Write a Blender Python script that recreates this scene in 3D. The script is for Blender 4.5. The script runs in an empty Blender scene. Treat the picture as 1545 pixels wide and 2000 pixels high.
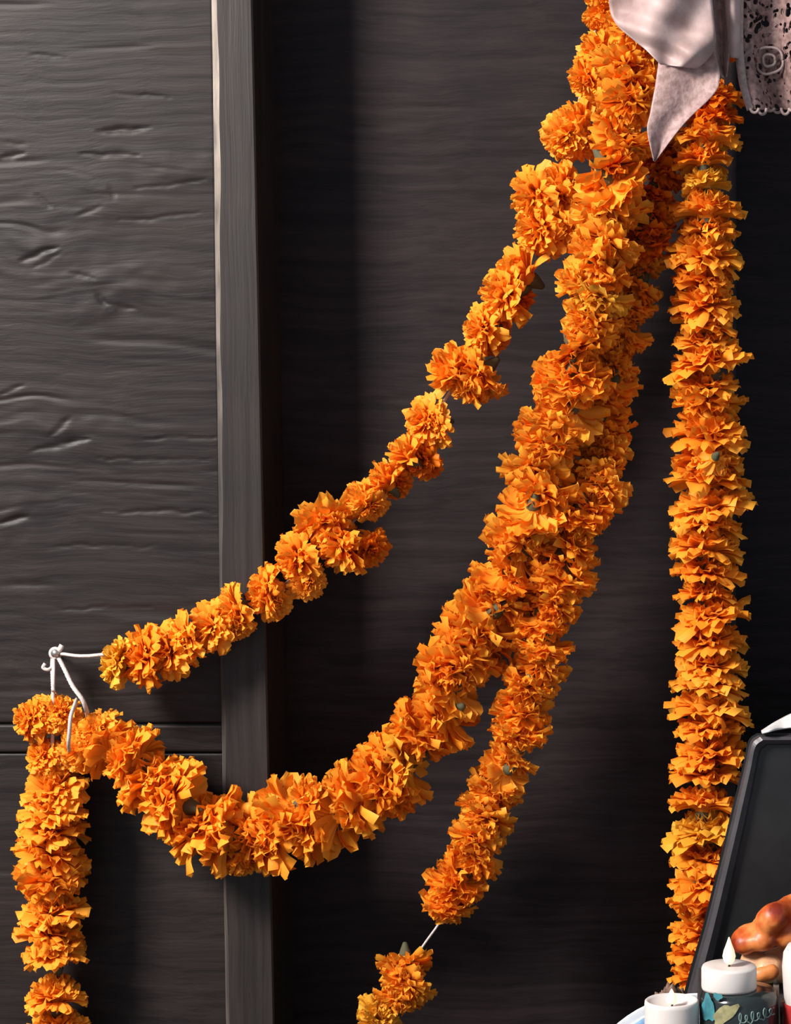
import bpy, bmesh, math, random
import numpy as np
from mathutils import Vector, Matrix, Quaternion

random.seed(7)
rng = np.random.RandomState(11)
S = bpy.context.scene
C = S.collection
PI = math.pi

# ------------------------------------------------------------------ camera
F = 5000.0                      # focal length in pixels of the 1545 x 2000 frame
CX, CY = 1400.0, 1000.0         # where the optical axis meets the (cropped) frame
PITCH = math.radians(4.4)
DIST = 2.5
CAM = Vector((0.314, -DIST, DIST * math.tan(PITCH)))
cd = bpy.data.cameras.new('camera')
cam = bpy.data.objects.new('camera', cd)
C.objects.link(cam)
cam.location = CAM
cam.rotation_euler = (PI / 2 - PITCH, 0, 0)
cd.sensor_fit = 'VERTICAL'
cd.sensor_height = 24.0
cd.lens = F / 2000.0 * 24.0
cd.shift_x = (772.5 - CX) / 2000.0
cd.clip_start = 0.05
S.camera = cam

# ------------------------------------------------------------------ world, light, exposure
w = bpy.data.worlds.new('world')
S.world = w
w.use_nodes = True
w.node_tree.nodes['Background'].inputs[0].default_value = (0.80, 0.88, 1.0, 1)
w.node_tree.nodes['Background'].inputs[1].default_value = 0.46

def area(name, loc, target, sx, sy, power, col):
    l = bpy.data.lights.new(name, 'AREA')
    l.shape = 'RECTANGLE'
    l.size, l.size_y, l.energy, l.color = sx, sy, power, col
    o = bpy.data.objects.new(name, l)
    C.objects.link(o)
    o.location = loc
    o.rotation_euler = (Vector(target) - Vector(loc)).to_track_quat('-Z', 'Y').to_euler()
    return o
# daylight from a window high on the left, in front of the wall
area('window_daylight', (-1.55, -1.75, 1.35), (0.0, -0.05, -0.05), 0.62, 0.80, 172.0, (1.0, 0.94, 0.89))

S.view_settings.view_transform = 'Standard'
S.view_settings.look = 'None'
S.view_settings.gamma = 1.0
S.view_settings.use_curve_mapping = False
S.view_settings.exposure = 0.0

# ------------------------------------------------------------------ helpers
SP, CP = math.sin(PITCH), math.cos(PITCH)
def at(u, v, Y):
    """world point at distance plane y = Y seen at photo pixel (u, v)"""
    d = Vector(((u - CX) / F, CP + (-(v - CY) / F) * SP, -SP + (-(v - CY) / F) * CP))
    return CAM + d * ((Y - CAM.y) / d.y)
def px(n, p):
    """metres covered by n photo pixels at point p"""
    d = p - CAM
    return n * (d.y * CP - d.z * SP) / F

def tag(o, label=None, cat=None, group=None, kind=None):
    if label: o['label'] = label
    if cat: o['category'] = cat
    if group: o['group'] = group
    if kind: o['kind'] = kind
    return o
def empty(name, loc=(0, 0, 0)):
    o = bpy.data.objects.new(name, None)
    o.empty_display_size = 0.02
    C.objects.link(o)
    o.location = loc
    bpy.context.view_layer.update()
    return o
def obj(name, me, mat=None, parent=None):
    o = bpy.data.objects.new(name, me)
    C.objects.link(o)
    if mat is not None and len(me.materials) == 0:
        me.materials.append(mat)
    if parent is not None:
        o.parent = parent
        o.matrix_parent_inverse = Matrix.Translation(-Vector(parent.location))
    return o
def mesh(name, verts, faces, smooth=True):
    me = bpy.data.meshes.new(name)
    me.from_pydata([tuple(v) for v in verts], [], faces)
    me.update()
    if smooth:
        me.polygons.foreach_set('use_smooth', [True] * len(me.polygons))
    return me
def bm_mesh(name, bm, smooth=False):
    me = bpy.data.meshes.new(name)
    bmesh.ops.recalc_face_normals(bm, faces=bm.faces)
    bm.to_mesh(me)
    bm.free()
    if smooth:
        me.polygons.foreach_set('use_smooth', [True] * len(me.polygons))
    return me
def box_mesh(name, x0, x1, y0, y1, z0, z1, bev=0.0, seg=2):
    bm = bmesh.new()
    bmesh.ops.create_cube(bm, size=1)
    for v in bm.verts:
        v.co = Vector(((x0 + x1) / 2 + v.co.x * (x1 - x0), (y0 + y1) / 2 + v.co.y * (y1 - y0), (z0 + z1) / 2 + v.co.z * (z1 - z0)))
    if bev:
        bmesh.ops.bevel(bm, geom=bm.edges[:], offset=bev, segments=seg, affect='EDGES', profile=0.5)
    return bm_mesh(name, bm)
def lathe(name, prof, n=32, wob=0.0, cap=True):
    """prof: list of (r, z); rotated about z"""
    vs, fs = [], []
    ph = [random.random() * 6.28 for _ in range(3)]
    for (r, z) in prof:
        for k in range(n):
            a = 2 * PI * k / n
            q = 1 + wob * (math.sin(2 * a + ph[0]) + 0.6 * math.sin(3 * a + ph[1]))
            vs.append((r * q * math.cos(a), r * q * math.sin(a), z + wob * 0.02 * math.sin(2 * a + ph[2])))
    for i in range(len(prof) - 1):
        for k in range(n):
            a, b = i * n + k, i * n + (k + 1) % n
            fs.append((a, b, b + n, a + n))
    if cap:
        fs.append(tuple(range(n))[::-1])
        fs.append(tuple(range((len(prof) - 1) * n, len(prof) * n)))
    return mesh(name, vs, fs)
def spline(pts, n):
    """Catmull-Rom through a list of tuples -> n samples per span"""
    P = [np.array(p, float) for p in pts]
    P = [2 * P[0] - P[1]] + P + [2 * P[-1] - P[-2]]
    out = []
    for i in range(1, len(P) - 2):
        p0, p1, p2, p3 = P[i - 1:i + 3]
        for k in range(n):
            t = k / n
            out.append(0.5 * (2 * p1 + (p2 - p0) * t + (2 * p0 - 5 * p1 + 4 * p2 - p3) * t * t + (3 * p1 - p0 - 3 * p2 + p3) * t ** 3))
    out.append(P[-2])
    return out
def tube(name, pts, rad, n=8, twist=0.0):
    """tube along points; rad a number or a list"""
    P = [Vector(p) for p in pts]
    vs, fs = [], []
    up = Vector((0.3, -0.9, 0.2)).normalized()
    for i, p in enumerate(P):
        t = (P[min(i + 1, len(P) - 1)] - P[max(i - 1, 0)]).normalized()
        a = t.cross(up)
        if a.length < 1e-4: a = t.cross(Vector((1, 0, 0)))
        a.normalize()
        b = a.cross(t).normalized()
        r = rad[i] if hasattr(rad, '__len__') else rad
        for k in range(n):
            th = 2 * PI * k / n + twist * i
            q = r * (1.0 + 0.18 * math.sin(2 * th)) if twist else r
            vs.append(p + a * math.cos(th) * q + b * math.sin(th) * q)
    for i in range(len(P) - 1):
        for k in range(n):
            a, b = i * n + k, i * n + (k + 1) % n
            fs.append((a, b, b + n, a + n))
    fs.append(tuple(range(n))[::-1])
    fs.append(tuple(range((len(P) - 1) * n, len(P) * n)))
    return mesh(name, vs, fs)

# value noise on numpy arrays
_tab = rng.rand(256, 256)
def vnoise(x, y):
    xi, yi = np.floor(x).astype(int), np.floor(y).astype(int)
    fx, fy = x - xi, y - yi
    fx, fy = fx * fx * (3 - 2 * fx), fy * fy * (3 - 2 * fy)
    g = lambda a, b: _tab[a % 256, b % 256]
    return (g(xi, yi) * (1 - fx) + g(xi + 1, yi) * fx) * (1 - fy) + (g(xi, yi + 1) * (1 - fx) + g(xi + 1, yi + 1) * fx) * fy
def sstep(a, b, x):
    t = np.clip((x - a) / (b - a), 0, 1)
    return t * t * (3 - 2 * t)

# ------------------------------------------------------------------ materials
def new_mat(name):
    m = bpy.data.materials.new(name)
    m.use_nodes = True
    nt = m.node_tree
    return m, nt, nt.nodes['Principled BSDF']
def plain(name, col, rough=0.5, noise=0.0, scale=30.0, bump=0.0, spec=0.5, **kw):
    m, nt, b = new_mat(name)
    b.inputs['Base Color'].default_value = (*col, 1)
    b.inputs['Roughness'].default_value = rough
    b.inputs['Specular IOR Level'].default_value = spec
    for k, v in kw.items():
        b.inputs[k.replace('_', ' ')].default_value = v
    if noise or bump:
        tc = nt.nodes.new('ShaderNodeTexCoord')
        nz = nt.nodes.new('ShaderNodeTexNoise')
        nz.inputs['Scale'].default_value = scale
        nz.inputs['Detail'].default_value = 5
        nt.links.new(tc.outputs['Object'], nz.inputs['Vector'])
        if noise:
            r = nt.nodes.new('ShaderNodeValToRGB')
            r.color_ramp.elements[0].position = 0.3
            r.color_ramp.elements[1].position = 0.7
            r.color_ramp.elements[0].color = (*[c * (1 - noise) for c in col], 1)
            r.color_ramp.elements[1].color = (*[min(1, c * (1 + noise)) for c in col], 1)
            nt.links.new(nz.outputs['Fac'], r.inputs['Fac'])
            nt.links.new(r.outputs['Color'], b.inputs['Base Color'])
        if bump:
            bp = nt.nodes.new('ShaderNodeBump')
            bp.inputs['Strength'].default_value = 1.0
            bp.inputs['Distance'].default_value = bump
            nt.links.new(nz.outputs['Fac'], bp.inputs['Height'])
            nt.links.new(bp.outputs['Normal'], b.inputs['Normal'])
    return m

def wood(name, c0, c1, along='X', rough=0.5, bump=0.0005, spec=0.5):
    """dark stained wood, grain running along X or Z"""
    m, nt, b = new_mat(name)
    L = nt.links.new
    tc = nt.nodes.new('ShaderNodeTexCoord')
    mp = nt.nodes.new('ShaderNodeMapping')
    mp.inputs['Scale'].default_value = (5, 60, 110) if along == 'X' else (150, 150, 4)
    L(tc.outputs['Object'], mp.inputs['Vector'])
    wn = nt.nodes.new('ShaderNodeTexNoise')            # slow warp of the grain
    wn.inputs['Scale'].default_value = 7
    L(tc.outputs['Object'], wn.inputs['Vector'])
    ad = nt.nodes.new('ShaderNodeMixRGB'); ad.blend_type = 'ADD'
    ad.inputs['Fac'].default_value = 1.0
    sc = nt.nodes.new('ShaderNodeVectorMath'); sc.operation = 'SCALE'
    sc.inputs['Scale'].default_value = 3.0 if along == 'X' else 1.2
    L(wn.outputs['Color'], sc.inputs[0])
    L(mp.outputs['Vector'], ad.inputs['Color1'])
    L(sc.outputs['Vector'], ad.inputs['Color2'])
    g = nt.nodes.new('ShaderNodeTexNoise')
    g.inputs['Scale'].default_value = 1.0
    g.inputs['Detail'].default_value = 6
    g.inputs['Roughness'].default_value = 0.62
    L(ad.outputs['Color'], g.inputs['Vector'])
    bl = nt.nodes.new('ShaderNodeTexNoise')            # blotches of stain
    bl.inputs['Scale'].default_value = 9
    bl.inputs['Detail'].default_value = 4
    L(tc.outputs['Object'], bl.inputs['Vector'])
    r = nt.nodes.new('ShaderNodeValToRGB')
    r.color_ramp.elements[0].position = 0.36
    r.color_ramp.elements[1].position = 0.66
    r.color_ramp.elements[0].color = (*c0, 1)
    r.color_ramp.elements[1].color = (*c1, 1)
    L(g.outputs['Fac'], r.inputs['Fac'])
    mx = nt.nodes.new('ShaderNodeMixRGB'); mx.blend_type = 'MULTIPLY'
    mx.inputs['Fac'].default_value = 0.55
    r2 = nt.nodes.new('ShaderNodeValToRGB')
    r2.color_ramp.elements[0].position = 0.35
    r2.color_ramp.elements[1].position = 0.65
    r2.color_ramp.elements[0].color = (0.62, 0.68, 0.72, 1)
    r2.color_ramp.elements[1].color = (1.2, 1.05, 1.0, 1)
    L(bl.outputs['Fac'], r2.inputs['Fac'])
    L(r.outputs['Color'], mx.inputs['Color1'])
    L(r2.outputs['Color'], mx.inputs['Color2'])
    L(mx.outputs['Color'], b.inputs['Base Color'])
    b.inputs['Roughness'].default_value = rough
    b.inputs['Specular IOR Level'].default_value = spec
    bp = nt.nodes.new('ShaderNodeBump')
    bp.inputs['Distance'].default_value = bump
    L(g.outputs['Fac'], bp.inputs['Height'])
    L(bp.outputs['Normal'], b.inputs['Normal'])
    return m

M = {}
M['panel'] = wood('stained_plywood', (0.009, 0.0068, 0.0066), (0.021, 0.0150, 0.0146), 'X', 0.48, 0.0006, 0.26)
M['panel_back'] = wood('stained_plywood_back', (0.0120, 0.0090, 0.0094), (0.0235, 0.0166, 0.0178), 'X', 0.50, 0.0005, 0.14)
M['post'] = wood('stained_post', (0.013, 0.0105, 0.010), (0.026, 0.0205, 0.019), 'Z', 0.48, 0.0005, 0.33)
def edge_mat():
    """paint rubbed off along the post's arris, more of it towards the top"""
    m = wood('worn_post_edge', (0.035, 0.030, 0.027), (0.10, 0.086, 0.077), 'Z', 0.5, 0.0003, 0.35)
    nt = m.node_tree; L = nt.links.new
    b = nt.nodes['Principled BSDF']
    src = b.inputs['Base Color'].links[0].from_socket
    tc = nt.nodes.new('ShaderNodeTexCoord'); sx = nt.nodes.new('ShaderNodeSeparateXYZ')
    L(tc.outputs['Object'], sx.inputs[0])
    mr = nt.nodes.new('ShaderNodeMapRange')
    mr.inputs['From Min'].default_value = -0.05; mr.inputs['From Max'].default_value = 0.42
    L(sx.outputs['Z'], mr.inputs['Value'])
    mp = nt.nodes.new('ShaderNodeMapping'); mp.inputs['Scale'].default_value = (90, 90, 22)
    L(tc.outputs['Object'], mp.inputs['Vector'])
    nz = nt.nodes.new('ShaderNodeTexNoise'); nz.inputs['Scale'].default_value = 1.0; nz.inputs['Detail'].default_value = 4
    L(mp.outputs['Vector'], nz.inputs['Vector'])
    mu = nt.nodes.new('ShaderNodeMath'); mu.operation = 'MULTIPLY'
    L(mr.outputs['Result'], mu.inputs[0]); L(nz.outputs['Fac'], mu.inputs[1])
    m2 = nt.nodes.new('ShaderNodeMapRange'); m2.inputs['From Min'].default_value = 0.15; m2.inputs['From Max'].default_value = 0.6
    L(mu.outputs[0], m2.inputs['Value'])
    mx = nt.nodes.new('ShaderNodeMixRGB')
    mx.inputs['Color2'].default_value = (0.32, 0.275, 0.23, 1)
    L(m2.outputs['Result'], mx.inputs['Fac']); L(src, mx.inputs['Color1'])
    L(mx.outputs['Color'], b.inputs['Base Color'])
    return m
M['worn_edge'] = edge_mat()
M['floor'] = wood('dark_floor', (0.012, 0.011, 0.010), (0.024, 0.020, 0.018), 'X', 0.6)

def petal_mat(name, deep, light, trans=0.38):
    m, nt, b = new_mat(name)
    L = nt.links.new
    oi = nt.nodes.new('ShaderNodeObjectInfo')
    at_ = nt.nodes.new('ShaderNodeAttribute'); at_.attribute_name = 'petal'
    sep = nt.nodes.new('ShaderNodeSeparateColor')
    L(at_.outputs['Color'], sep.inputs['Color'])
    # per petal variation (R) and along the petal (G), shifted per flower
    a = nt.nodes.new('ShaderNodeMath'); a.operation = 'MULTIPLY'; a.inputs[1].default_value = 0.45
    L(sep.outputs['Red'], a.inputs[0])
    c = nt.nodes.new('ShaderNodeMath'); c.operation = 'MULTIPLY_ADD'; c.inputs[1].default_value = 0.30
    L(sep.outputs['Green'], c.inputs[0]); L(a.outputs[0], c.inputs[2])
    d = nt.nodes.new('ShaderNodeMath'); d.operation = 'MULTIPLY_ADD'; d.inputs[1].default_value = 0.30
    L(oi.outputs['Random'], d.inputs[0]); L(c.outputs[0], d.inputs[2])
    r = nt.nodes.new('ShaderNodeMixRGB')
    r.inputs['Color1'].default_value = (*deep, 1)
    r.inputs['Color2'].default_value = (*light, 1)
    L(d.outputs[0], r.inputs['Fac'])
    L(r.outputs['Color'], b.inputs['Base Color'])
    b.inputs['Roughness'].default_value = 0.55
    b.inputs['Specular IOR Level'].default_value = 0.25
    tr = nt.nodes.new('ShaderNodeBsdfTranslucent')
    L(r.outputs['Color'], tr.inputs['Color'])
    mix = nt.nodes.new('ShaderNodeMixShader')
    mix.inputs['Fac'].default_value = trans
    L(b.outputs['BSDF'], mix.inputs[1])
    L(tr.outputs['BSDF'], mix.inputs[2])
    L(mix.outputs['Shader'], nt.nodes['Material Output'].inputs['Surface'])
    return m
M['petal'] = petal_mat('marigold_petal', (0.94, 0.26, 0.008), (0.99, 0.465, 0.045))
M['petal_yellow'] = petal_mat('marigold_petal_yellow', (0.84, 0.36, 0.012), (0.93, 0.56, 0.07))
M['petal_deep'] = petal_mat('marigold_petal_deep', (0.80, 0.15, 0.004), (0.94, 0.28, 0.010))
M['calyx'] = plain('calyx_green', (0.075, 0.072, 0.032), 0.6, 0.5, 120.0, 0.0004)
M['string'] = plain('white_string', (0.50, 0.44, 0.41), 0.8, 0.15, 400, 0.0004)
M['nail'] = plain('nail_steel', (0.45, 0.42, 0.40), 0.35, Metallic=0.9)
M['black_panel'] = plain('black_panel', (0.0075, 0.0078, 0.0085), 0.42, 0.3, 40, 0.0003)
M['panel_rim'] = plain('grey_rim', (0.042, 0.038, 0.042), 0.40, 0.2, 60, 0.0003)
M['white_cloth'] = plain('white_cloth', (0.55, 0.54, 0.53), 0.8, 0.1, 80, 0.0008)
M['wax'] = plain('white_wax', (0.62, 0.57, 0.54), 0.45, 0.04, 40, 0.0002, Subsurface_Weight=0.25)
M['wax'].node_tree.nodes['Principled BSDF'].inputs['Subsurface Radius'].default_value = (0.02, 0.01, 0.006)
M['wick'] = plain('wick', (0.03, 0.025, 0.02), 0.9)
M['jar'] = plain('dark_jar', (0.014, 0.020, 0.020), 0.18, 0.3, 30)
M['riser'] = plain('dark_riser', (0.022, 0.020, 0.022), 0.7, 0.3, 60, 0.0005)
M['teal'] = plain('teal_print', (0.035, 0.17, 0.20), 0.5, 0.45, 90)
M['cream'] = plain('cream_print', (0.24, 0.22, 0.11), 0.5, 0.45, 110)
M['script'] = plain('pale_script', (0.12, 0.19, 0.17), 0.5)
M['red_glass'] = plain('red_glass', (0.36, 0.03, 0.028), 0.15, 0.2, 40)
M['stick'] = plain('beige_stick', (0.42, 0.30, 0.22), 0.7, 0.2, 200)
M['plate'] = plain('plate_glaze', (0.62, 0.66, 0.72), 0.2, 0.1, 50)
M['plate_blue'] = plain('plate_blue', (0.16, 0.28, 0.45), 0.2, 0.5, 90)
M['plate_brown'] = plain('ochre_blob', (0.16, 0.09, 0.06), 0.7, 0.5, 120, 0.002)

def bread_mat():
    m, nt, b = new_mat('glazed_bread')
    L = nt.links.new
    tc = nt.nodes.new('ShaderNodeTexCoord')
    n1 = nt.nodes.new('ShaderNodeTexNoise'); n1.inputs['Scale'].default_value = 42; n1.inputs['Detail'].default_value = 3
    L(tc.outputs['Object'], n1.inputs['Vector'])
    r = nt.nodes.new('ShaderNodeValToRGB')
    e = r.color_ramp.elements
    e[0].position = 0.36; e[0].color = (0.20, 0.018, 0.004, 1)
    e[1].position = 0.64; e[1].color = (0.62, 0.20, 0.05, 1)
    k = e.new(0.5); k.color = (0.44, 0.075, 0.012, 1)
    L(n1.outputs['Fac'], r.inputs['Fac'])
    L(r.outputs['Color'], b.inputs['Base Color'])
    b.inputs['Roughness'].default_value = 0.45
    bp = nt.nodes.new('ShaderNodeBump'); bp.inputs['Distance'].default_value = 0.002
    L(n1.outputs['Fac'], bp.inputs['Height']); L(bp.outputs['Normal'], b.inputs['Normal'])
    return m
M['bread'] = bread_mat()
M['bread_pale'] = plain('sugared_bread', (0.62, 0.33, 0.17), 0.5, 0.3, 70, 0.002)

def flame_mat():
    m, nt, b = new_mat('flame')
    b.inputs['Base Color'].default_value = (1, 0.8, 0.6, 1)
    b.inputs['Emission Color'].default_value = (1.0, 0.66, 0.42, 1)
    b.inputs['Emission Strength'].default_value = 0.75
    return m
M['flame'] = flame_mat()

def cloth_mat(name, c0, c1, scale, trans=0.25, holes=None):
    m, nt, b = new_mat(name)
    L = nt.links.new
    tc = nt.nodes.new('ShaderNodeTexCoord')
    n = nt.nodes.new('ShaderNodeTexNoise'); n.inputs['Scale'].default_value = scale; n.inputs['Detail'].default_value = 4
    L(tc.outputs['Object'], n.inputs['Vector'])
    r = nt.nodes.new('ShaderNodeValToRGB')
    r.color_ramp.elements[0].position = 0.35; r.color_ramp.elements[0].color = (*c0, 1)
    r.color_ramp.elements[1].position = 0.65; r.color_ramp.elements[1].color = (*c1, 1)
    L(n.outputs['Fac'], r.inputs['Fac'])
    L(r.outputs['Color'], b.inputs['Base Color'])
    b.inputs['Roughness'].default_value = 0.55
    b.inputs['Sheen Weight'].default_value = 0.3
    bp = nt.nodes.new('ShaderNodeBump'); bp.inputs['Distance'].default_value = 0.001
    L(n.outputs['Fac'], bp.inputs['Height']); L(bp.outputs['Normal'], b.inputs['Normal'])
    tr = nt.nodes.new('ShaderNodeBsdfTranslucent'); L(r.outputs['Color'], tr.inputs['Color'])
    mix = nt.nodes.new('ShaderNodeMixShader'); mix.inputs['Fac'].default_value = trans
    L(b.outputs['BSDF'], mix.inputs[1]); L(tr.outputs['BSDF'], mix.inputs[2])
    last = mix
    if holes:
        v = nt.nodes.new('ShaderNodeTexVoronoi'); v.inputs['Scale'].default_value = holes
        nw = nt.nodes.new('ShaderNodeTexNoise'); nw.inputs['Scale'].default_value = 60
        L(tc.outputs['Object'], nw.inputs['Vector'])
        ad = nt.nodes.new('ShaderNodeVectorMath'); ad.operation = 'MULTIPLY_ADD'
        ad.inputs[1].default_value = (0.012, 0.012, 0.012)
        L(nw.outputs['Color'], ad.inputs[0]); L(tc.outputs['Object'], ad.inputs[2])
        L(ad.outputs['Vector'], v.inputs['Vector'])
        n2 = nt.nodes.new('ShaderNodeTexNoise'); n2.inputs['Scale'].default_value = 45
        L(tc.outputs['Object'], n2.inputs['Vector'])
        sm = nt.nodes.new('ShaderNodeMath'); sm.operation = 'MULTIPLY_ADD'; sm.inputs[1].default_value = -1.3; 
        L(n2.outputs['Fac'], sm.inputs[0]); L(v.outputs['Distance'], sm.inputs[2])
        st = nt.nodes.new('ShaderNodeMath'); st.operation = 'LESS_THAN'; st.inputs[1].default_value = -0.22
        L(sm.outputs[0], st.inputs[0])
        tp = nt.nodes.new('ShaderNodeBsdfTransparent')
        m2 = nt.nodes.new('ShaderNodeMixShader')
        L(st.outputs[0], m2.inputs['Fac']); L(mix.outputs['Shader'], m2.inputs[1]); L(tp.outputs['BSDF'], m2.inputs[2])
        last = m2
    L(last.outputs['Shader'], nt.nodes['Material Output'].inputs['Surface'])
    return m
M['organza'] = cloth_mat('blush_organza', (0.34, 0.21, 0.195), (0.53, 0.365, 0.345), 180, 0.3)
M['organza_light'] = cloth_mat('pale_organza', (0.38, 0.245, 0.225), (0.61, 0.46, 0.44), 34, 0.3)
M['lace'] = cloth_mat('dusty_pink_lace', (0.15, 0.082, 0.075), (0.33, 0.20, 0.185), 200, 0.2, holes=165)
M['lace_thread'] = plain('lace_thread', (0.34, 0.25, 0.235), 0.8, 0.2, 300, 0.0004)

# ------------------------------------------------------------------ the setting
Y_LEFT = -0.100       # face of the panel on the left of the post
Y_POST = -0.114       # face of the post
Y_BACK = 0.0          # face of the wall between the posts
Y_DEEP = 0.13         # face of the deeper bay on the right
Z0 = -0.72            # floor the altar things stand on

KN = [(at(175, 395, Y_LEFT), 0.055, 0.030, 0.020), (at(215, 565, Y_LEFT), 0.070, 0.035, -0.022), (at(60, 500, Y_LEFT), 0.05, 0.03, 0.018),
      (at(110, 835, Y_LEFT), 0.080, 0.030, 0.020), (at(30, 1000, Y_LEFT), 0.07, 0.03, -0.012), (at(330, 330, Y_LEFT), 0.06, 0.02, 0.010)]
GOUGES = [(190, 258, 292, 248, 3.2), (160, 300, 270, 303, 2.4), (0, 308, 46, 300, 3.2), (5, 276, 52, 284, 2.0), (40, 512, 112, 480, 3.6), (66, 520, 120, 494, 2.4), (138, 534, 186, 546, 2.6), (188, 572, 214, 600, 3.4),
          (200, 590, 266, 604, 2.4), (72, 382, 98, 406, 2.8), (214, 360, 226, 398, 2.2), (150, 420, 200, 404, 2.2), (100, 852, 136, 814, 3.4), (62, 878, 172, 860, 3.4), (0, 1020, 52, 1008, 3.0), (270, 855, 425, 857, 1.8),
          (190, 896, 425, 898, 1.8), (200, 998, 425, 1001, 2.0), (90, 1066, 312, 1066, 1.6), (230, 432, 400, 416, 1.8), (220, 182, 330, 190, 1.8), (60, 108, 130, 112, 1.6), (262, 368, 400, 352, 1.8), (0, 770, 46, 752, 2.4), (96, 1190, 300, 1186, 1.6)]
def gouged(x, z):
    h = np.zeros_like(x)
    for (u0, v0, u1, v1, wd) in GOUGES:
        a, b = at(u0, v0, Y_LEFT), at(u1, v1, Y_LEFT)
        dx_, dz_ = b.x - a.x, b.z - a.z
        L2 = dx_ * dx_ + dz_ * dz_
        t = np.clip(((x - a.x) * dx_ + (z - a.z) * dz_) / L2, 0, 1)
        zc = 0.0030 * (vnoise(x * 70 + u0, z * 0 + v0) - 0.5) + 0.0012 * (vnoise(x * 260 + u0, z * 0 + v0) - 0.5)
        d = np.hypot(x - a.x - t * dx_, z - zc - a.z - t * dz_)
        w_ = wd * 0.00068 * (0.35 + 0.9 * np.sin(np.clip(t, 0.02, 0.98) * PI))
        h = np.maximum(h, 0.00040 * wd * np.exp(-(d / w_) ** 2) * (0.5 + vnoise(x * 120 + v0, z * 200)))
    return h
def relief(x, z, seed, knots, amp):
    zz = z + 0.010 * (vnoise(x * 5 + seed, z * 7) - 0.5)
    rough = np.zeros_like(x)
    for (k, sx, sz, a) in knots:
        d = ((x - k.x) / sx) ** 2 + ((z - k.z) / sz) ** 2
        e = np.exp(-d)
        zz = zz + a * e * (1.6 * (vnoise(x * 16 + 5, z * 24 + 3) - 0.5) + 0.7 * (x - k.x) / sx + 0.5 * (vnoise(x * 30 + 2, z * 40) - 0.5))
        rough = np.maximum(rough, e)
    n = vnoise(x * 9 + seed * 3, zz * 150)
    mask = sstep(0.58, 0.85, vnoise(x * 11 + 40 + seed, zz * 45)) * 0.9 + 0.8 * rough * vnoise(x * 30, zz * 40 + 7)
    g = sstep(0.55, 0.9, n) * mask
    fine = vnoise(x * 14 + 9, zz * 260 + seed)
    lump = (vnoise(x * 22 + 3, zz * 55 + seed) + 0.7 * vnoise(x * 70 + 3, zz * 120 + seed)) * rough
    return amp * (0.8 * g + 0.22 * fine - 0.9 * lump)
def relief_panel(name, x0, x1, z0, z1, yf, thick, mat, parent, seed, knots=(), amp=0.0012, fx0=None, fx1=None, zr=(-0.52, 0.52), dx=0.0026, dz=0.0016):
    """a board with its carved grain as real relief on the front, edges eased"""
    fx0 = x0 if fx0 is None else fx0
    fx1 = x1 if fx1 is None else fx1
    def axis(a, b, lo, hi, step, coarse):
        lo, hi = max(a, lo), min(b, hi)
        out = []
        if lo > a: out += list(np.linspace(a, lo, max(2, int((lo - a) / coarse) + 1))[:-1])
        out += list(np.linspace(lo, hi, max(2, int((hi - lo) / step) + 1)))
        if hi < b: out += list(np.linspace(hi, b, max(2, int((b - hi) / coarse) + 1))[1:])
        return np.array(out)
    xs = axis(x0, x1, fx0, fx1, dx, 0.03)
    zs = axis(z0, z1, zr[0], zr[1], dz, 0.03)
    X, Z = np.meshgrid(xs, zs)
    H = relief(X, Z, seed, knots, amp)
    if knots: H = H + gouged(X, Z)
    ease = 0.0016
    ed = np.minimum(np.minimum(X - x0, x1 - X), np.minimum(Z - z0, z1 - Z))
    H = H + 0.0016 * (1 - np.clip(ed / ease, 0, 1)) ** 2
    Yv = yf + H
    nx, nz = len(xs), len(zs)
    V = np.stack([X, Yv, Z], -1).reshape(-1, 3).tolist()
    fs = []
    for j in range(nz - 1):
        o = j * nx
        fs += [(o + i, o + i + 1, o + nx + i + 1, o + nx + i) for i in range(nx - 1)]
    # sides and back
    ring = [i for i in range(nx)] + [j * nx + nx - 1 for j in range(1, nz)] + [(nz - 1) * nx + i for i in range(nx - 2, -1, -1)] + [j * nx for j in range(nz - 2, 0, -1)]
    b0 = len(V)
    for i in ring: V.append([V[i][0], yf + thick, V[i][2]])
    m = len(ring)
    for k in range(m):
        a, b = ring[k], ring[(k + 1) % m]
        fs.append((b, a, b0 + k, b0 + (k + 1) % m))
    fs.append(tuple(range(b0, b0 + m)))
    me = mesh(name, V, fs, False)
    nf = (nx - 1) * (nz - 1)
    me.polygons.foreach_set('use_smooth', [i < nf for i in range(len(me.polygons))])
    return obj(name, me, mat, parent)

XL = -1.30
xp = at(414, 1000, Y_LEFT).x + 0.010        # panel runs a little under the post
zs1 = at(300, 1414, Y_LEFT).z
zs2 = at(300, 1470, Y_LEFT).z
wl = tag(empty('wall_left'), kind='structure')
relief_panel('plywood_sheet', XL, xp, zs1 + 0.0004, 1.0, Y_LEFT, 0.018, M['panel'], wl, 1.7, KN, 0.0013, fx0=at(-40, 1000, Y_LEFT).x)
relief_panel('plywood_sheet', XL, xp, zs2 + 0.0004, zs1 - 0.0004, Y_LEFT - 0.0016, 0.018, M['panel'], wl, 5.1, (), 0.0006, fx0=at(-40, 1000, Y_LEFT).x)
relief_panel('plywood_sheet', XL, xp, Z0, zs2 - 0.0004, Y_LEFT + 0.0012, 0.018, M['panel'], wl, 8.3, (), 0.0007, fx0=at(-40, 1000, Y_LEFT).x)

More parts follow.
